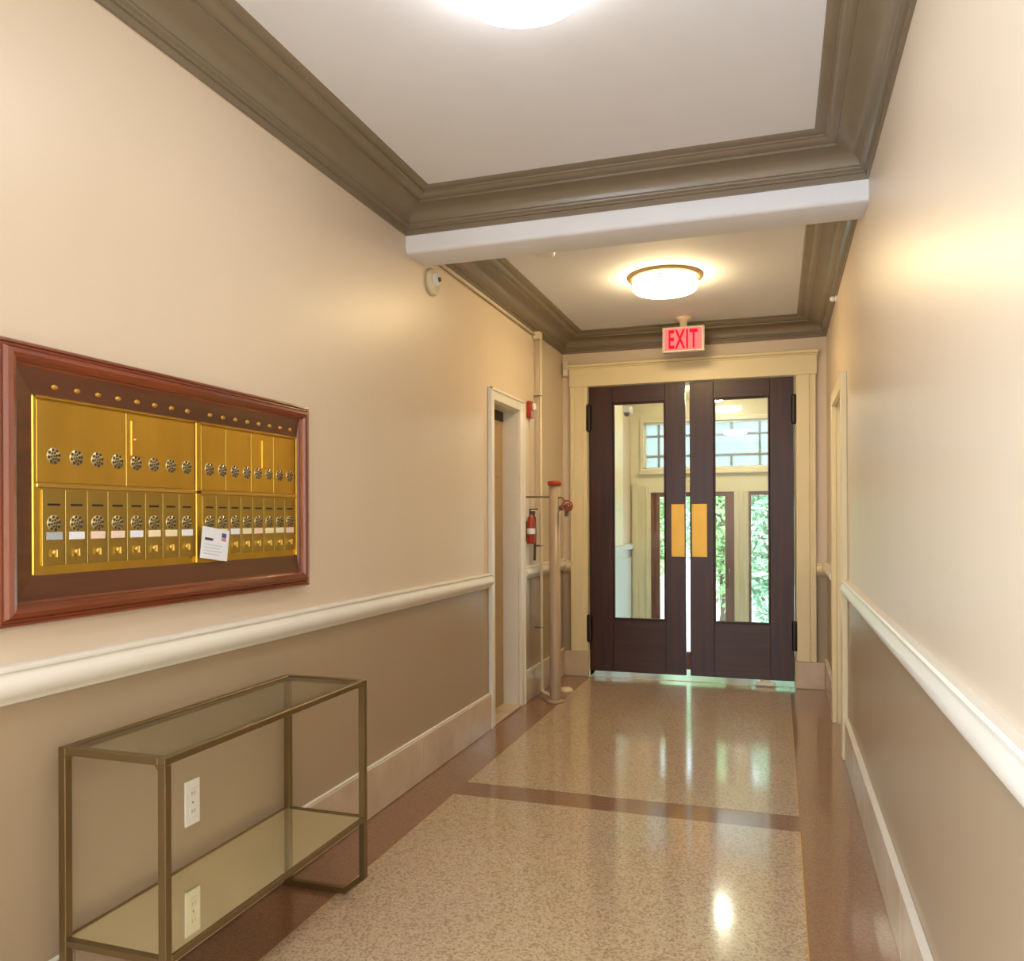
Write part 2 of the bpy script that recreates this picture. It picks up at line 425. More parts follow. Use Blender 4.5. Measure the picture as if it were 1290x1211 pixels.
# the two door leaves
YD0, YD1 = YE - .012, YE + .034
def leaf(name, x0, x1, g0, g1, plate, label, hx):
    r = sempty(name, ((x0 + x1) / 2, YE, 0), label)
    zb, zt, gz0, gz1 = .046, DZT - .008, .472, 2.24
    for a, b in ((x0, g0), (g1, x1)):
        bm = B(); box(bm, a, b, YD0, YD1, zb, zt, .003); obj('stile', bm, M['mahog'], r)
    bm = B(); box(bm, g0, g1, YD0, YD1, gz1, zt, .002); obj('top_rail', bm, M['mahog_h'], r)
    bm = B(); box(bm, g0, g1, YD0, YD1, zb, gz0, .002); obj('bottom_rail', bm, M['mahog_h'], r)
    bm = B()
    t = .014
    for a, b, c, d in ((g0, g0 + t, gz0, gz1), (g1 - t, g1, gz0, gz1), (g0 + t, g1 - t, gz0, gz0 + t), (g0 + t, g1 - t, gz1 - t, gz1)):
        box(bm, a, b, YD0 + .008, YD1 - .008, c, d, .004)
    obj('glazing_bead', bm, M['mahog'], r)
    bm = B(); box(bm, g0 + .006, g1 - .006, YE + .008, YE + .014, gz0 + .006, gz1 - .006); obj('glass_pane', bm, M['glass'], r)
    bm = B(); box(bm, plate[0], plate[1], YD0 - .004, YD0, .99, 1.41, .0015)
    p = obj('push_plate', bm, M['brass_plate'], r)
    bm = B()
    for xx in (plate[0] + .012, plate[1] - .012):
        for zz in (1.005, 1.395): lathe(bm, [(0, -.0075), (.003, -.007), (.005, -.004), (.005, -.003)], (xx, YD0, zz), 10, 'Y')
    obj('screw', bm, M['brass_line'], p)
    for z0 in (.28, 2.01):
        bm = B(); box(bm, hx - .022, hx + .022, YD0 - .03, YD0 - .001, z0, z0 + .23, .02, seg=3)
        obj('hinge_cover', bm, M['bronze'], r)
    return r
leaf('door_1', DX0 + .004, -.695, -1.279, -.852, (-.806, -.7), 'left leaf of the dark mahogany double doors with long glass pane', DX0)
leaf('door_2', -.660, DX1 - .004, -.476, -.054, (-.645, -.527), 'right leaf of the dark mahogany double doors, under the exit sign', DX1)
# small pale stop on the floor by the right leaf
bm = B(); box(bm, -.168, -.02, YD0 - .05, YD0 - .006, .007, .035, .008, seg=2); box(bm, -.13, -.06, YD0 - .048, YD0 - .008, .033, .05, .006)
tag(obj('door_stop', bm, M['plastic'], origin=(-.095, YD0 - .03, .006)), 'small white door stop on the sill before the right door leaf', 'door stop')

# left doorway: casing and recessed tan door
bm = B()
P = .02
for a, b in ((LD0 - .075, LD0), (LD1, LD1 + .085)):
    box(bm, XL - .0, XL + P, a, b, 0, LDT + .075, .004)
    box(bm, XL + P - .002, XL + P + .008, (a if a < 5 else b - .018), (a + .018 if a < 5 else b), 0, LDT + .075, .003)
box(bm, XL, XL + P, LD0, LD1, LDT, LDT + .075, .004)
box(bm, XL + P - .002, XL + P + .008, LD0 - .075, LD1 + .085, LDT + .057, LDT + .075, .003)
box(bm, XL - .11, XL, LD0, LD0 + .008, 0, LDT); box(bm, XL - .11, XL, LD1 - .008, LD1, 0, LDT); box(bm, XL - .11, XL, LD0, LD1, LDT - .008, LDT)
struct('trim_%d' % n_trim[0], bm, M['white']); n_trim[0] += 1
d3 = sempty('door_3', (XL - .12, (LD0 + LD1) / 2, 0), 'tan panelled door recessed in the left wall doorway')
bm = B(); box(bm, XL - .15, XL - .11, LD0, LD1, .02, LDT - .075, .002); obj('slab', bm, M['doorpaint'], d3)
bm = B(); box(bm, XL - .15, XL - .105, LD0, LD1, LDT - .075, LDT - .008, .002); obj('head_strip', bm, M['dark'], d3)  # dark brown strip across the door head
for z0, z1 in ((.16, .62), (.72, 1.0), (1.1, 1.48), (1.58, 1.88)):
    bm = B()
    box(bm, XL - .112, XL - .104, LD0 + .09, LD1 - .09, z0, z1, .006); obj('raised_panel', bm, M['doorpaint'], d3)
bm = B(); lathe(bm, [(0, .055), (.018, .052), (.024, .04), (.018, .028), (.009, .022), (.009, .004), (.022, .003), (.022, 0)], (XL - .11, LD0 + .06, 1.04), 16, 'X')
obj('knob', bm, M['brass_plate'], d3)
bm = B(); box(bm, XL - .15, XL + .018, LD0, LD1, .0, .018, .004); obj('sill', bm, M['marble'], d3)

# right doorway
bm = B()
for a, b in ((RD0 - .095, RD0), (RD1, RD1 + .095)):
    box(bm, XR - .03, XR, a, b, 0, RDT + .08, .004)
box(bm, XR - .03, XR, RD0, RD1, RDT, RDT + .08, .004)
box(bm, XR, XR + .11, RD0, RD0 + .008, 0, RDT); box(bm, XR, XR + .11, RD1 - .008, RD1, 0, RDT); box(bm, XR, XR + .11, RD0, RD1, RDT - .008, RDT)
struct('trim_%d' % n_trim[0], bm, M['cream']); n_trim[0] += 1
d4 = sempty('door_4', (XR + .12, (RD0 + RD1) / 2, 0), 'cream door set back in the right wall doorway')
bm = B(); box(bm, XR + .11, XR + .15, RD0, RD1, .005, RDT - .008, .002); obj('slab', bm, M['cream'], d4)
for z0, z1 in ((.18, .9), (1.05, 1.85)):
    bm = B(); box(bm, XR + .104, XR + .112, RD0 + .12, RD1 - .12, z0, z1, .006); obj('raised_panel', bm, M['cream'], d4)

# ------------------------------------------------------------------ vestibule beyond the doors
VY0, VY1, VX0, VX1, VZ, VF = YE + .16, 8.9, -1.535, .52, 2.56, -.5
bm = B()
for z0, z1, mi in ((VF - .1, .98, 1), (.98, VZ, 0)): box(bm, VX0 - .2, VX0, VY0, VY1, z0, z1, mi=mi)
struct('wall_vestibule_left', bm, [M['vest_wall'], M['vest_panel']])
bm = B()
for z0, z1, mi in ((VF - .1, .98, 1), (.98, VZ, 0)): box(bm, VX1, VX1 + .2, VY0, VY1, z0, z1, mi=mi)
struct('wall_vestibule_right', bm, [M['vest_wall'], M['vest_panel']])
bm = B(); box(bm, VX0 - .2, VX1 + .2, VY0, VY1 + .2, VZ, VZ + .4); struct('ceiling_vestibule', bm, M['cream'])
bm = B(); box(bm, VX0, VX1, VY0, VY0 + .35, -.2, 0, .004)
for i in range(1, 3): box(bm, VX0, VX1, VY0 + .35, VY0 + .35 + .28 * i, VF - .05, -.5 + .1667 * (3 - i), .004)
box(bm, VX0, VX1, VY0, VY1 + .25, VF - .1, VF)
struct('floor_vestibule', bm, M['vest_floor'])
# chair rail, wainscot panels on the vestibule left wall
bm = B(); box(bm, VX0, VX0 + .035, VY0, VY1, .96, 1.02, .008); struct('trim_%d' % n_trim[0], bm, M['vest_panel']); n_trim[0] += 1
wp = sempty('trim_%d' % n_trim[0], (VX0, VY0, 0)); n_trim[0] += 1
for k in range(3):
    bm = B(); y = VY0 + .1 + k * .72; box(bm, VX0, VX0 + .012, y, y + .6, .12, .88, .006); obj('panel', bm, M['vest_panel'], wp)
# pilaster against the left wall
bm = B(); box(bm, VX0, VX0 + .04, 7.55, 8.22, 1.02, 2.46, .006); box(bm, VX0, VX0 + .04, 7.55, 8.22, VF, 1.02, .006, mi=1); struct('trim_%d' % n_trim[0], bm, [M['cream'], M['vest_panel']]); n_trim[0] += 1

# outer wall with door, side window and leaded transom
OY0, OY1 = VY1, VY1 + .14
DA, DB, SA, SB, DT = -1.318, -.436, -.291, .30, 1.578
TA, TB, TZ0, TZ1 = -1.39, .36, 1.835, 2.34
bm = B()
box(bm, VX0 - .2, VX1 + .2, OY0, OY1, TZ1, VZ)
box(bm, VX0 - .2, VX1 + .2, OY0, OY1, DT, TZ0)
box(bm, VX0 - .2, TA, OY0, OY1, TZ0, TZ1); box(bm, TB, VX1 + .2, OY0, OY1, TZ0, TZ1)
box(bm, VX0 - .2, DA, OY0, OY1, VF, DT); box(bm, DB, SA, OY0, OY1, VF, DT); box(bm, SB, VX1 + .2, OY0, OY1, VF, DT)
struct('wall_outer', bm, M['cream'])
bm = B()
for a, b, c, d, pr in ((TA - .05, TB + .05, TZ0 - .06, TZ0 - .025, .05), (TA - .04, TB + .04, TZ0 - .025, TZ0, .02), (TA - .04, TB + .04, TZ1, TZ1 + .04, .025),
                       (TA - .04, TA, TZ0, TZ1, .02), (VX0 + .015, VX0 + .08, VF, DT + .1, .03), (DA - .05, DA - .02, VF, DT + .06, .02), (DB + .02, DB + .05, VF, DT, .02), (SA - .05, SA - .02, VF, DT, .02)):
    box(bm, a, b, OY0 - pr, OY0, c, d, .004)
struct('trim_%d' % n_trim[0], bm, M['cream']); n_trim[0] += 1
def glazed(name, a, b, sw, m1, m2, label):
    r = sempty(name, ((a + b) / 2, OY0 + .05, VF), label)
    y0, y1 = OY0 + .02, OY0 + .065
    for p, q in ((a, a + sw), (b - sw, b)):
        bm = B(); box(bm, p, q, y0, y1, VF + .01, DT, .003); obj('stile', bm, m1, r)
    bm = B(); box(bm, a + sw, b - sw, y0, y1, DT - max(.04, sw * .5), DT, .003); obj('top_rail', bm, m2, r)
    bm = B(); box(bm, a + sw, b - sw, y0, y1, VF + .01, VF + .35, .003); obj('bottom_rail', bm, m2, r)
    bm = B(); box(bm, a + sw - .004, b - sw + .004, OY0 + .04, OY0 + .046, VF + .345, DT - .035); obj('glass_pane', bm, M['pane'], r)
    return r
d5 = glazed('door_5', DA, DB, .095, M['oak_v'], M['oak_h'], 'red-brown glazed outer door at the end of the vestibule')
bm = B(); tube(bm, [(DB - .05, OY0 + .02, .55), (DB - .05, OY0 - .035, .55), (DB - .05, OY0 - .035, .75), (DB - .05, OY0 + .02, .75)], .009, 8)
obj('pull_handle', bm, M['steel'], d5)
glazed('window_2', SA, SB, .028, M['oak_v'], M['oak_h'], 'tall narrow side window right of the outer door')
# transom: came grid and panes
tr = sempty('window_3', ((TA + TB) / 2, OY0 + .05, TZ0), 'leaded transom window above the outer door')
xs = [TA + .01, -1.232, -.84, -.463, -.173, .1, TB - .01]; zs = [TZ0 + .01, 1.973, 2.193, TZ1 - .01]
bm = B()
for a, b, c, d in ((TA, TA + .02, TZ0, TZ1), (TB - .02, TB, TZ0, TZ1), (TA, TB, TZ0, TZ0 + .02), (TA, TB, TZ1 - .02, TZ1)): box(bm, a, b, OY0 + .03, OY0 + .07, c, d)
obj('frame', bm, M['white'], tr)
for z in zs[1:3]:
    bm = B(); box(bm, TA + .02, TB - .02, OY0 + .036, OY0 + .06, z - .011, z + .011); obj('came', bm, M['lead'], tr)
for row in range(3):
    cuts = [xs[0], xs[1], xs[2], xs[3], xs[4], xs[5], xs[6]] if row != 1 else [xs[0], xs[1], xs[4], xs[6]]
    for a, b in zip(cuts, cuts[1:]):
        bm = B(); box(bm, a + .002, b - .002, OY0 + .047, OY0 + .051, zs[row], zs[row + 1]); obj('leaded_pane', bm, M['milk'], tr)
    for x in cuts[1:-1]:
        bm = B(); box(bm, x - .010, x + .010, OY0 + .036, OY0 + .06, zs[row] + .008, zs[row + 1] - .008); obj('came', bm, M['lead'], tr)
# ground outside
bm = B(); box(bm, -14, 14, VY1 + .14, 34, VF - .2, VF - .05); struct('ground', bm, M['ground'])

# vestibule lamp and a small corner device
t = thing('vestibule_light', 'round cream ceiling light seen through the right door pane', 'light', (-.56, 8.0, VZ))
bm = B(); lathe(bm, [(0, 0), (.13, 0), (.13, -.03), (.11, -.035), (0, -.035)], (-.56, 8.0, VZ), 28); obj('ceiling_pan', bm, M['white'], t)
bm = B(); lathe(bm, [(.11, -.03), (.108, -.08), (.09, -.12), (.05, -.145), (0, -.15)], (-.56, 8.0, VZ), 28); obj('glass_bowl', bm, M['lamp_vest'], t)
t = thing('motion_sensor', 'small white device high in the vestibule corner, seen through the left door pane', 'sensor', (VX0, 8.45, 2.44))
bm = B(); box(bm, VX0, VX0 + .09, 8.38, 8.52, 2.40, 2.47, .012, seg=2); obj('housing', bm, M['plastic'], t)
bm = B(); lathe(bm, [(0, -.04), (.02, -.035), (.03, -.015), (.032, 0)], (VX0 + .045, 8.42, 2.402), 16); obj('lens', bm, M['grey'], t)

# trees and shrubs outside
def shrub(x, y, h, r, n, m, label, trunk=.5, seed=1):
    rnd = random.Random(seed)
    t = thing('shrub', label, 'shrub', (x, y, VF - .05), 'shrubs outside the entrance')
    bm = B()
    tube(bm, [(x, y, VF - .08), (x + .05, y, VF + trunk), (x - .04, y + .05, VF + h * .6), (x, y, VF + h * .85)], [.06, .05, .035, .012], 8)
    for k in range(9):
        a = k * 2.4; z = VF + h * (.25 + .06 * k)
        tube(bm, [(x, y, z), (x + math.cos(a) * r * .4, y + math.sin(a) * r * .4, z + .25), (x + math.cos(a) * r * .8, y + math.sin(a) * r * .8, z + .42)], [.022, .014, .005], 5)
    obj('trunk', bm, M['bark'], t)
    vs, fs = [], []
    for i in range(n):
        u, v = rnd.random() * 2 * PI, math.acos(2 * rnd.random() - 1); q = rnd.random() ** .4
        q *= 0.75 + .25 * math.sin(3 * u + seed) * math.sin(4 * v)
        c = Vector((x + r * q * math.sin(v) * math.cos(u), y + r * q * math.sin(v) * math.sin(u), VF + trunk * .5 + (h - trunk * .5) * (.5 + .5 * q * math.cos(v))))
        d = Vector((rnd.gauss(0, 1), rnd.gauss(0, 1), rnd.gauss(-.3, .6))).normalized(); s = d.cross(Vector((rnd.gauss(0, 1), rnd.gauss(0, 1), rnd.gauss(0, 1)))).normalized()
        l = .05 + .05 * rnd.random(); w = l * .42; k = len(vs)
        nrm = d.cross(s) * l * .12
        vs += [c - d * l, c + s * w + nrm, c + d * l, c - s * w + nrm]
        fs += [(k, k + 1, k + 2), (k, k + 2, k + 3)]
    me = bpy.data.meshes.new('foliage'); me.from_pydata([v - Vector((x, y, VF - .05)) for v in vs], [], fs); me.materials.append(m)
    o = bpy.data.objects.new('foliage', me); C.objects.link(o); o.parent = t; o['kind'] = 'stuff'
shrub(-1.95, 12.6, 3.4, .62, 4200, M['leaf1'], 'bright green shrub at the far left of the outer door glass', .4, 1)
shrub(-.86, 13.2, 3.9, .66, 5200, M['leaf1'], 'tall light green shrub seen through the outer door glass right half', .3, 2)
shrub(-.1, 11.6, 3.2, .5, 4600, M['leaf2'], 'bluish green shrub seen through the narrow side window', .3, 3)
shrub(-1.3, 16.6, 4.4, 1.0, 4200, M['leaf2'], 'pale bluish shrub standing farther off behind the two nearest shrubs', .5, 4)
shrub(.5, 15.5, 4.2, .9, 3500, M['leaf1'], 'light green shrub farther off behind the narrow side window', .5, 5)

# ------------------------------------------------------------------ ceiling lights
def ceiling_light(x, y, glow, label, r=.2):
    t = thing('ceiling_light', label, 'ceiling light', (x, y, ZC), 'round ceiling lights along the hall')
    bm = B(); lathe(bm, [(0, 0), (r * 1.15, 0), (r * 1.15, -.010), (r * 1.12, -.018), (r * 1.0, -.022), (0, -.022)], (x, y, ZC), 56); obj('ceiling_pan', bm, M['pan'], t)
    bm = B(); lathe(bm, [(r * .97, -.020), (r * .99, -.026), (r, -.036), (r, -.070), (r * .985, -.082), (r * .93, -.092), (r * .7, -.102), (r * .35, -.107), (0, -.108)], (x, y, ZC), 56)
    obj('drum_diffuser', bm, glow, t)
    bm = B(); torus(bm, (x, y, ZC - .040), r + .003, .0045, 'Z', 56, 8); rg = obj('band', bm, M['brass_plate'], t)
    for k in range(3):
        a = .5 + k * 2 * PI / 3; bm = B()
        lathe(bm, [(0, .012), (.006, .010), (.008, .004), (.006, 0)], (x + (r + .006) * math.cos(a), y + (r + .006) * math.sin(a), ZC - .045), 10); obj('thumb_nut', bm, M['brass_plate'], t)
ceiling_light(-.643, 2.055, M['lamp_near'], 'round white drum ceiling light cut by the top edge, in the near ceiling bay')
ceiling_light(-.66, 5.10, M['lamp_far'], 'round white drum ceiling light beyond the beam, before the exit sign')
ceiling_light(-.672, -1.1, M['lamp_near'], 'added drum ceiling light behind the viewer, unseen, for extra light')  # unseen lamp, added to light the near hall

# smoke detector behind the beam
t = thing('smoke_detector', 'white round smoke detector on the ceiling just beyond the beam', 'smoke detector', (-1.225, 4.36, ZC))
bm = B(); lathe(bm, [(0, 0), (.068, 0), (.068, -.018), (.06, -.024), (0, -.024)], (-1.225, 4.36, ZC), 32); obj('base', bm, M['plastic'], t)
bm = B(); lathe(bm, [(.055, -.022), (.052, -.042), (.035, -.052), (0, -.054)], (-1.225, 4.36, ZC), 32); obj('sensor_dome', bm, M['plastic'], t)

# exit sign
def exit_sign():
    x0, x1, z0, z1, y = -.822, -.512, 2.547, 2.738, 6.20
    t = thing('exit_sign', 'lit red and white EXIT sign hung from the ceiling before the double doors', 'exit sign', ((x0 + x1) / 2, y, ZC))
    cx = (x0 + x1) / 2
    bm = B(); box(bm, x0, x1, y - .022, y + .022, z0, z1, .006, seg=2); h = obj('housing', bm, M['ivory'], t)
    bm = B(); box(bm, x0 + .018, x1 - .018, y - .0245, y - .021, z0 + .014, z1 - .014, .001); obj('lit_face', bm, M['exit_face'], t)
    bm = B(); lathe(bm, [(0, 0), (.062, 0), (.062, -.010), (.045, -.022), (.028, -.03), (.028, z1 - ZC), (0, z1 - ZC)], (cx, y, ZC), 24); obj('canopy', bm, M['ivory'], t)
    cu = bpy.data.curves.new('exit_text', 'FONT'); cu.body = 'EXIT'; cu.align_x = 'CENTER'; cu.size = .2; cu.extrude = .0015; cu.offset = .0045; cu.space_character = 1.12
    to = bpy.data.objects.new('exit_text', cu); C.objects.link(to)
    bpy.context.view_layer.update()
    me = bpy.data.meshes.new_from_object(to.evaluated_get(bpy.context.evaluated_depsgraph_get())); bpy.data.objects.remove(to)
    bm = B(); bm.from_mesh(me)
    xs = [v.co.x for v in bm.verts]; ys = [v.co.y for v in bm.verts]
    w, hh = max(xs) - min(xs), max(ys) - min(ys); mx, my = (max(xs) + min(xs)) / 2, (max(ys) + min(ys)) / 2
    for v in bm.verts:
        a, b, c = v.co; v.co = (cx + (a - mx) * .215 / w, y - .0262 - c, (z0 + z1) / 2 + (b - my) * .142 / hh)
    obj('lettering', bm, M['exit_red'], t)
exit_sign()

# ------------------------------------------------------------------ mailbox bank on the left wall
def mailbox():
    y0, y1, z0, z1 = 1.372, 2.66, 1.052, 1.722
    t = thing('mailbox_bank', 'wide brass mailbox bank in a mahogany frame on the left wall', 'mailboxes', (XL, (y0 + y1) / 2, z0))
    # mitred moulded frame: profile (inset, projection)
    FP = [(0, 0), (0, .022), (.004, .030), (.010, .032), (.012, .027), (.017, .028), (.024, .040), (.034, .044), (.044, .040), (.050, .032), (.052, .024), (.058, .022), (.058, 0)]
    sides = {'bottom': ((y0, z0), (y1, z0), (0, 1)), 'top': ((y0, z1), (y1, z1), (0, -1)), 'left': ((y0, z0), (y0, z1), (1, 0)), 'right': ((y1, z0), (y1, z1), (-1, 0))}
    for k, (a, b, n) in sides.items():
        bm = B(); A, Bq = [], []
        for ins, pr in FP:
            if n[0] == 0:
                pa, pb = (a[0] + ins, a[1] + n[1] * ins), (b[0] - ins, b[1] + n[1] * ins)
            else:
                pa, pb = (a[0] + n[0] * ins, a[1] + ins), (b[0] + n[0] * ins, b[1] - ins)
            A.append(bm.verts.new((XL + pr, *pa))); Bq.append(bm.verts.new((XL + pr, *pb)))
        for i in range(len(FP)):
            j = (i + 1) % len(FP); bm.faces.new((A[i], A[j], Bq[j], Bq[i]))
        bm.faces.new(A[::-1]); bm.faces.new(Bq)
        obj('frame_moulding', bm, M['frame_wood_h'] if n[0] == 0 else M['frame_wood_v'], t)
    # dark liner, sloping in to the brass
    ly0, ly1, lz0, lz1 = y0 + .057, y1 - .057, z0 + .057, z1 - .057
    by0, by1, bz0, bz1 = 1.478, 2.598, 1.168, 1.603
    O = [(ly0, lz0), (ly1, lz0), (ly1, lz1), (ly0, lz1)]; I = [(by0, bz0), (by1, bz0), (by1, bz1), (by0, bz1)]
    for k in range(4):
        j = (k + 1) % 4; bm = B()
        v = [bm.verts.new((XL + .021, *O[k])), bm.verts.new((XL + .021, *O[j])), bm.verts.new((XL + .013, *I[j])), bm.verts.new((XL + .013, *I[k]))]
        w = [bm.verts.new((XL + .001, p.co.y, p.co.z)) for p in v]
        bm.faces.new(v); bm.faces.new(w[::-1])
        for q in range(4): bm.faces.new((v[q], v[(q + 1) % 4], w[(q + 1) % 4], w[q]))
        obj('liner_board', bm, M['liner_wood'], t)
    X0 = XL + .009
    bm = B(); box(bm, XL + .001, X0, by0, by1, bz0, bz1); obj('back_plate', bm, M['brass'], t)
    # rails and edge strips
    for a, b, c, d in ((by0 + .012, by1 - .005, 1.379, 1.391), (by0, by0 + .012, bz0, bz1), (by1 - .008, by1, bz0, bz1), (2.050, 2.074, bz0, bz1), (by0, by1, bz1 - .008, bz1)):
        bm = B(); box(bm, X0, X0 + .008, a, b, c, d, .0025); obj('edge_strip', bm, M['brass_line'] if d < 1.5 else M['brass'], t)
    # upper cover panels, tilted slightly out of true to make their reflections differ
    rnd = random.Random(3)
    for a, b, tilt in ((1.493, 1.772, .002), (1.774, 2.048, -.003), (2.077, 2.19, .001), (2.192, 2.325, -.009), (2.327, 2.452, .009), (2.454, 2.588, -.003)):
        bm = B(); box(bm, X0 - .001, X0 + .004, a, b, 1.393, 1.592, .001)
        for v in bm.verts:
            if v.co.x > X0: v.co.x += tilt * (v.co.y - (a + b) / 2) + abs(tilt) * .07
        obj('cover_panel', bm, M['brass'], t)
    # small hinged inspection flap at the join of the first two panels
    bm = B(); box(bm, X0 + .003, X0 + .008, 1.79, 1.84, 1.476, 1.573, .0015); fp = obj('flap', bm, M['brass'], t)
    bm = B(); lathe(bm, [(0, .013), (.004, .012), (.005, .008), (.005, .007)], (X0, 1.802, 1.522), 10, 'X'); obj('screw', bm, M['brass_line'], fp)
    bm = B(); box(bm, X0 + .003, X0 + .008, 2.385, 2.43, 1.476, 1.573, .0015); obj('flap', bm, M['brass'], t)
    def grille_bm():
        bm = B(); R = .0205
        lathe(bm, [(0, .0020), (R * .96, .0020), (R, .0008), (R, 0)], (0, 0, 0), 20, 'X')
        for n, rr, hr in ((1, 0, .0028), (6, .0080, .0031), (8, .0158, .0042)):
            for k in range(n):
                a = 2 * PI * k / n + .2
                lathe(bm, [(0, .0024), (hr, .0024), (hr, .001)], (0, rr * math.cos(a), rr * math.sin(a)), 6, 'X', 1)
        return bm
    ys = [1.541 + .0673 * k for k in range(8)] + [2.114 + .0626 * k for k in range(8)]
    base = wloc(t)
    g0 = None
    # numbers stamped on the liner: small brass medallions
    for i, y in enumerate(ys):
        l = Vector((X0 + .004, y, 1.458)) - base
        if i == 0: g0 = obj('speaker_grille', grille_bm(), [M['nickel'], M['hole']], t, l)
        else: copy(g0, t, l)
    n0 = None
    for i, y in enumerate(ys):
        l = Vector((XL + .0155, y, 1.627)) - base
        if n0 is None:
            bm = B(); lathe(bm, [(0, .0045), (.009, .004), (.0105, .002), (.0105, -.002)], (0, 0, 0), 14, 'X'); n0 = obj('number_disc', bm, M['brass_plate'], t, l)
            n0.scale = (1, .9, .65)
        else: copy(n0, t, l)
    # sixteen letterbox doors
    d0 = None; subs = []
    cards = []
    for nm in ('paper_grey', 'paper', 'paper_pink', 'paper_cream'):
        bm = B(); box(bm, 0, .003, -.023, .023, -.0095, .0095, .0006); cards.append((bm, M[nm]))
    order = [0, 1, 2, 2, 1, 3, 3, 1, 3, 3, 1, 3, 2, 3, 3, 2]
    cmesh = {}
    for i, y in enumerate(ys):
        w = .0655 if i < 8 else .0608
        l = Vector((X0, y, 1.283)) - base
        if i in (0, 8):
            bm = B(); box(bm, -.0005, .0041, -w / 2, w / 2, -.093, .0925, .0006); d = obj('letterbox_door', bm, M['brass_low'], t, l); d0 = d
        else: d = copy(d0, t, l)
        if not subs:
            bm = B(); box(bm, .004, .0058, -.018, .018, -.0025, .0025, .0005); s1 = obj('mail_slot', bm, M['black'], d, (0, 0, .056))
            s2 = obj('speaker_grille', grille_bm(), [M['nickel'], M['hole']], d, (.004, 0, .010))
            bm = B(); lathe(bm, [(0, .006), (.003, .006), (.0065, .0045), (.0075, .002), (.0075, 0)], (0, 0, 0), 12, 'X'); box(bm, .004, .012, -.002, .002, -.011, .008, .001)
            s3 = obj('lock', bm, M['brass_line'], d, (.0045, 0, -.062))
            subs = [s1, s2, s3]
        else:
            for s in subs: copy(s, d, s.location)
        k = order[i]
        if k not in cmesh: cmesh[k] = obj('name_card', cards[k][0], cards[k][1], d, (.0045, 0, -.021))
        else: copy(cmesh[k], d, (.0045, 0, -.021))
    return t
mailbox()
# paper notice tucked over the letterbox doors, slightly turned
def notice():
    c = Vector((XL + .028, 2.121, 1.2245))
    R = Matrix.Rotation(math.radians(-8), 4, 'X')
    t = thing('notice_card', 'white paper card tilted over the brass letterbox doors', 'card', c)
    def part(nm, m, a, b, c0, d, x0=.0, x1=.0012):
        bm = B(); box(bm, x0, x1, a, b, c0, d); bmesh.ops.transform(bm, matrix=R, verts=bm.verts); return obj(nm, bm, m, t, (0, 0, 0))
    part('sheet', M['paper'], -.064, .064, -.049, .049)
    part('heading_line', M['ink'], -.05, -.012, .008, .016, .0012, .0016)
    part('emblem', M['flag_blue'], .028, .05, .024, .037, .0012, .0016); part('emblem', M['flag_red'], .028, .05, .012, .024, .0012, .0016)
    for k in range(4): part('text_line', M['ink_pale'], -.052, .035 - .012 * (k % 2), -.006 - .0095 * k, -.0035 - .0095 * k, .0012, .0016)
notice()

# outlet plate under the mailboxes
t = thing('wall_outlet', 'white outlet plate on the taupe wall seen through the console table', 'outlet', (XL, 2.042, .44))
bm = B(); box(bm, XL, XL + .006, 2.010, 2.075, .372, .508, .003, seg=2); obj('plate', bm, M['plastic'], t)
for z in (.413, .467):
    bm = B(); box(bm, XL + .005, XL + .0075, 2.026, 2.059, z - .017, z + .017, .002); s = obj('socket', bm, M['white'], t)
    bm = B()
    for yy in (2.036, 2.047): box(bm, XL + .007, XL + .0079, yy, yy + .002, z - .004, z + .007)
    obj('slot', bm, M['steel'], s)
bm = B(); lathe(bm, [(0, .008), (.003, .0075), (.0035, .006)], (XL, 2.0425, .44), 10, 'X'); obj('screw', bm, M['steel'], t)

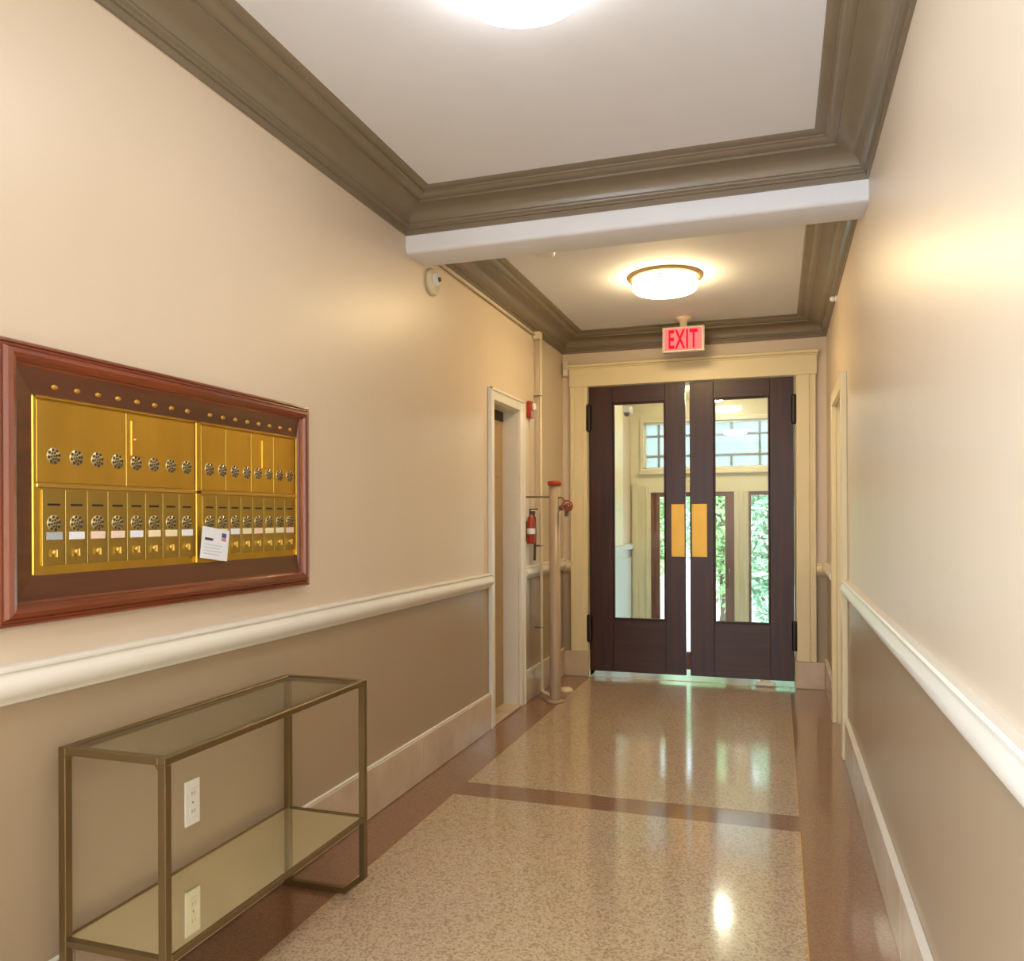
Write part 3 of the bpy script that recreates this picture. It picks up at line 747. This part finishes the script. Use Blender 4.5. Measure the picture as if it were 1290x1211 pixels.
# ------------------------------------------------------------------ console table
def console():
    xb, xf, y0, y1, zt = -1.672, -1.352, 1.535, 2.508, .746
    s = .022; zs1 = .276
    t = thing('console_table', 'gold metal console table with glass top against the left wall', 'table', ((xb + xf) / 2, (y0 + y1) / 2, 0))
    m = M['gold_metal']
    for a in (y0, y1 - s):
        bm = B(); box(bm, xb, xb + s, a, a + s, 0, zt - .018, .0015); obj('leg', bm, m, t)
        bm = B(); box(bm, xf - s, xf, a, a + s, .062, zt - .018, .0015); obj('leg', bm, m, t)
        ch = .080
        bm = B()
        prism(bm, [(xb + s, 0), (xf - ch, 0), (xf - ch - .004, .020), (xb + s, .020)], a, a + s, 'Y'); obj('foot_bar', bm, m, t)
        bm = B()
        prism(bm, [(xf - ch, 0), (xf, .062), (xf - s, .062), (xf - s - .004, .066 - .0), (xf - ch - .004, .020)], a, a + s, 'Y'); obj('foot_brace', bm, m, t)
        # small corner gussets under the top
        bm = B()
        prism(bm, [(xf - s, zt - .018), (xf - s, zt - .032), (xf - s - .012, zt - .018)], a + .003, a + s - .003, 'Y')
        prism(bm, [(xb + s, zt - .018), (xb + s, zt - .032), (xb + s + .012, zt - .018)], a + .003, a + s - .003, 'Y')
        obj('gusset', bm, m, t)
    for nm, z1, h in (('top_frame', zt, .018), ('shelf_frame', zs1, .016)):
        for a, b, c, d in ((xb, xb + s, y0, y1), (xf - s, xf, y0, y1), (xb + s, xf - s, y0, y0 + s), (xb + s, xf - s, y1 - s, y1)):
            if nm == 'shelf_frame':
                if d - c > .5: c, d = c + s, d - s
                w = .012
                if b - a < .05: a, b = (a, a + w) if a < -1.6 else (b - w, b)
            bm = B(); box(bm, a, b, c, d, z1 - h, z1, .0015); obj(nm, bm, m, t)
    bm = B(); box(bm, xb + s, xf - s, y0 + s, y1 - s, zt - .010, zt - .003); obj('glass_top', bm, M['top_glass'], t)
    bm = B(); box(bm, xb + .012, xf - .012, y0 + s, y1 - s, zs1 - .009, zs1 - .002); obj('mirror_shelf', bm, M['mirror'], t)
console()

# ------------------------------------------------------------------ small fittings on the far left wall
# alarm sounder beside the beam
t = thing('alarm_sounder', 'round white alarm sounder on the left wall below the beam', 'alarm', (XL, 3.86, 2.525))
bm = B(); lathe(bm, [(0, .0), (.068, 0), (.070, .012), (.066, .024), (.054, .030), (.05, .026), (0, .026)], (XL, 3.86, 2.525), 32, 'X'); obj('housing', bm, M['ivory'], t)
bm = B(); lathe(bm, [(.04, .025), (.036, .04), (.02, .046), (0, .047)], (XL, 3.86, 2.535), 24, 'X'); obj('dome', bm, M['plastic'], t)
bm = B(); lathe(bm, [(0, .058), (.010, .055), (.014, .045), (.014, .04)], (XL, 3.86, 2.535), 14, 'X'); obj('indicator', bm, M['grey'], t)

# conduit
t = thing('conduit', 'thin cream conduit running under the crown then down the far left wall', 'pipe', (XL + .05, 5.72, 0))
bm = B(); tube(bm, [(XL + .016, Y1B, 2.648), (XL + .016, 4.6, 2.648), (XL + .016, 5.70, 2.648)], .010, 10); obj('horizontal_run', bm, M['ivory'], t)
bm = B(); box(bm, XL + .001, XL + .062, 5.685, 5.745, 2.615, 2.668, .006); obj('junction_box', bm, M['ivory'], t)
bm = B(); tube(bm, [(XL + .053, 5.72, 2.63), (XL + .053, 5.72, 1.4), (XL + .053, 5.72, .05), (XL + .057, 5.72, .038), (XL + .07, 5.70, .033), (XL + .16, 5.60, .033)], .011, 10); obj('vertical_run', bm, M['ivory'], t)
for z in (2.2, 1.1, .5):
    bm = B(); torus(bm, (XL + .053, 5.72, z), .012, .003, 'Z', 14, 6); box(bm, XL + .001, XL + .045, 5.712, 5.728, z - .006, z + .006); obj('clip', bm, M['steel'], t)

# fire standpipe
sx, sy = -1.497, 5.54
t = thing('standpipe', 'tall taupe fire standpipe with red cap standing on the floor near the doors', 'pipe', (sx, sy, 0))
bm = B(); lathe(bm, [(.039, 0), (.039, 1.535), (0, 1.535)], (sx, sy, 0), 24); obj('riser', bm, M['pipe'], t)
bm = B(); lathe(bm, [(.039, .0), (.062, .0), (.062, .012), (.05, .02), (.039, .022)], (sx, sy, 0), 24); obj('floor_flange', bm, M['pipe'], t)
bm = B(); lathe(bm, [(.036, 1.53), (.046, 1.532), (.050, 1.540), (.050, 1.560), (.042, 1.566), (0, 1.567)], (sx, sy, 0), 24); obj('cap', bm, M['red'], t)
bm = B(); tube(bm, [(XL, 5.46, 1.452), (XL + .1, 5.50, 1.452), (sx, sy, 1.45), (sx + .06, sy - .03, 1.445), (sx + .09, sy - .05, 1.42)], .0065, 8); obj('branch_rod', bm, M['gold_metal'], t)
bm = B()
vx, vy, vz = sx + .085, sy + .0, 1.375
tube(bm, [(sx, sy, vz), (vx - .02, vy, vz), (vx + .01, vy, vz)], [.018, .018, .016], 12); lathe(bm, [(0, -.032), (.02, -.028), (.032, -.008), (.030, .012), (.02, .026), (0, .03)], (vx + .008, vy, vz), 16, 'Y')
tube(bm, [(vx + .005, vy, vz - .02), (vx + .0, vy - .005, vz - .06)], [.014, .012], 10)
v = obj('hose_valve', bm, M['steel'], t)
bm = B(); torus(bm, (vx + .02, vy - .05, vz + .012), .036, .006, 'Y', 24, 8)
for k in range(4):
    a = PI / 4 + k * PI / 2; tube(bm, [(vx + .02, vy - .05, vz + .012), (vx + .02 + .035 * math.cos(a), vy - .05, vz + .012 + .035 * math.sin(a))], .003, 6)
tube(bm, [(vx + .02, vy - .052, vz + .012), (vx + .016, vy - .01, vz + .005)], .006, 8)
obj('hand_wheel', bm, M['red'], v)

# floor cleanout disc behind the standpipe
bm = B(); lathe(bm, [(0, .026), (.03, .026), (.045, .02), (.055, .006), (.055, .001)], (-1.52, 5.93, 0), 24)
tag(obj('floor_flange', bm, M['ivory'], origin=(-1.52, 5.93, 0)), 'small round cream pipe cap on the floor behind the standpipe', 'pipe cap')

# red fire alarm strobe
t = thing('fire_alarm', 'red fire alarm strobe on the left wall just past the doorway', 'fire alarm', (XL, 5.57, 2.08))
bm = B(); box(bm, XL, XL + .035, 5.535, 5.61, 2.02, 2.14, .006); obj('housing', bm, M['red'], t)
bm = B(); box(bm, XL + .034, XL + .062, 5.55, 5.595, 2.075, 2.125, .012, seg=2); obj('strobe_lens', bm, M['plastic'], t)

# small fire extinguisher
ex, ey = XL + .040, 5.505
t = thing('fire_extinguisher', 'small red fire extinguisher hung on the left wall beside the standpipe', 'extinguisher', (ex, ey, 1.1))
bm = B(); lathe(bm, [(0, 1.12), (.026, 1.12), (.030, 1.128), (.030, 1.27), (.026, 1.295), (.02, 1.312), (.014, 1.318), (.014, 1.33), (0, 1.33)], (ex, ey, 0), 24); obj('cylinder', bm, M['red'], t)
bm = B(); lathe(bm, [(.0302, 1.19), (.0305, 1.192), (.0305, 1.228), (.0302, 1.23)], (ex, ey, 0), 24); obj('paper_label', bm, M['paper'], t)
bm = B(); box(bm, ex - .012, ex + .03, ey - .01, ey + .01, 1.33, 1.352, .003); box(bm, ex - .012, ex + .05, ey - .007, ey + .007, 1.36, 1.37, .002); box(bm, ex - .012, ex - .002, ey - .007, ey + .007, 1.35, 1.365); obj('valve_handle', bm, M['grey'], t)
bm = B(); tube(bm, [(ex + .01, ey + .01, 1.34), (ex + .02, ey + .035, 1.30), (ex + .02, ey + .042, 1.2), (ex + .012, ey + .042, 1.0)], [.007, .007, .008, .010], 8); obj('grey_strand', bm, M['grey'], t)  # grey tapering tube from the valve to below the cylinder
bm = B(); box(bm, XL, ex - .027, ey - .015, ey + .015, 1.14, 1.28, .002); obj('bracket', bm, M['steel'], t)

# small devices near the far corners
t = thing('corner_sensor', 'small cream sensor box high in the far left corner beside the door casing', 'sensor', (XL + .045, YE, 2.53))
bm = B(); box(bm, XL + .012, XL + .058, YE - .05, YE, 2.475, 2.60, .01, seg=2); obj('housing', bm, M['ivory'], t)
bm = B(); box(bm, XL + .02, XL + .05, YE - .056, YE - .048, 2.49, 2.53, .003); obj('lens', bm, M['plastic'], t)
t = thing('camera_knob', 'tiny white knob device under the crown on the right wall', 'sensor', (XR, 5.39, 2.655))
bm = B(); lathe(bm, [(0, 0), (.02, 0), (.02, -.012), (.008, -.014)], (XR, 5.39, 2.652), 16, 'X'); obj('base', bm, M['plastic'], t)
bm = B(); lathe(bm, [(.008, -.012), (.016, -.02), (.017, -.032), (.010, -.04), (0, -.042)], (XR, 5.39, 2.652), 16, 'X'); obj('head', bm, M['plastic'], t)
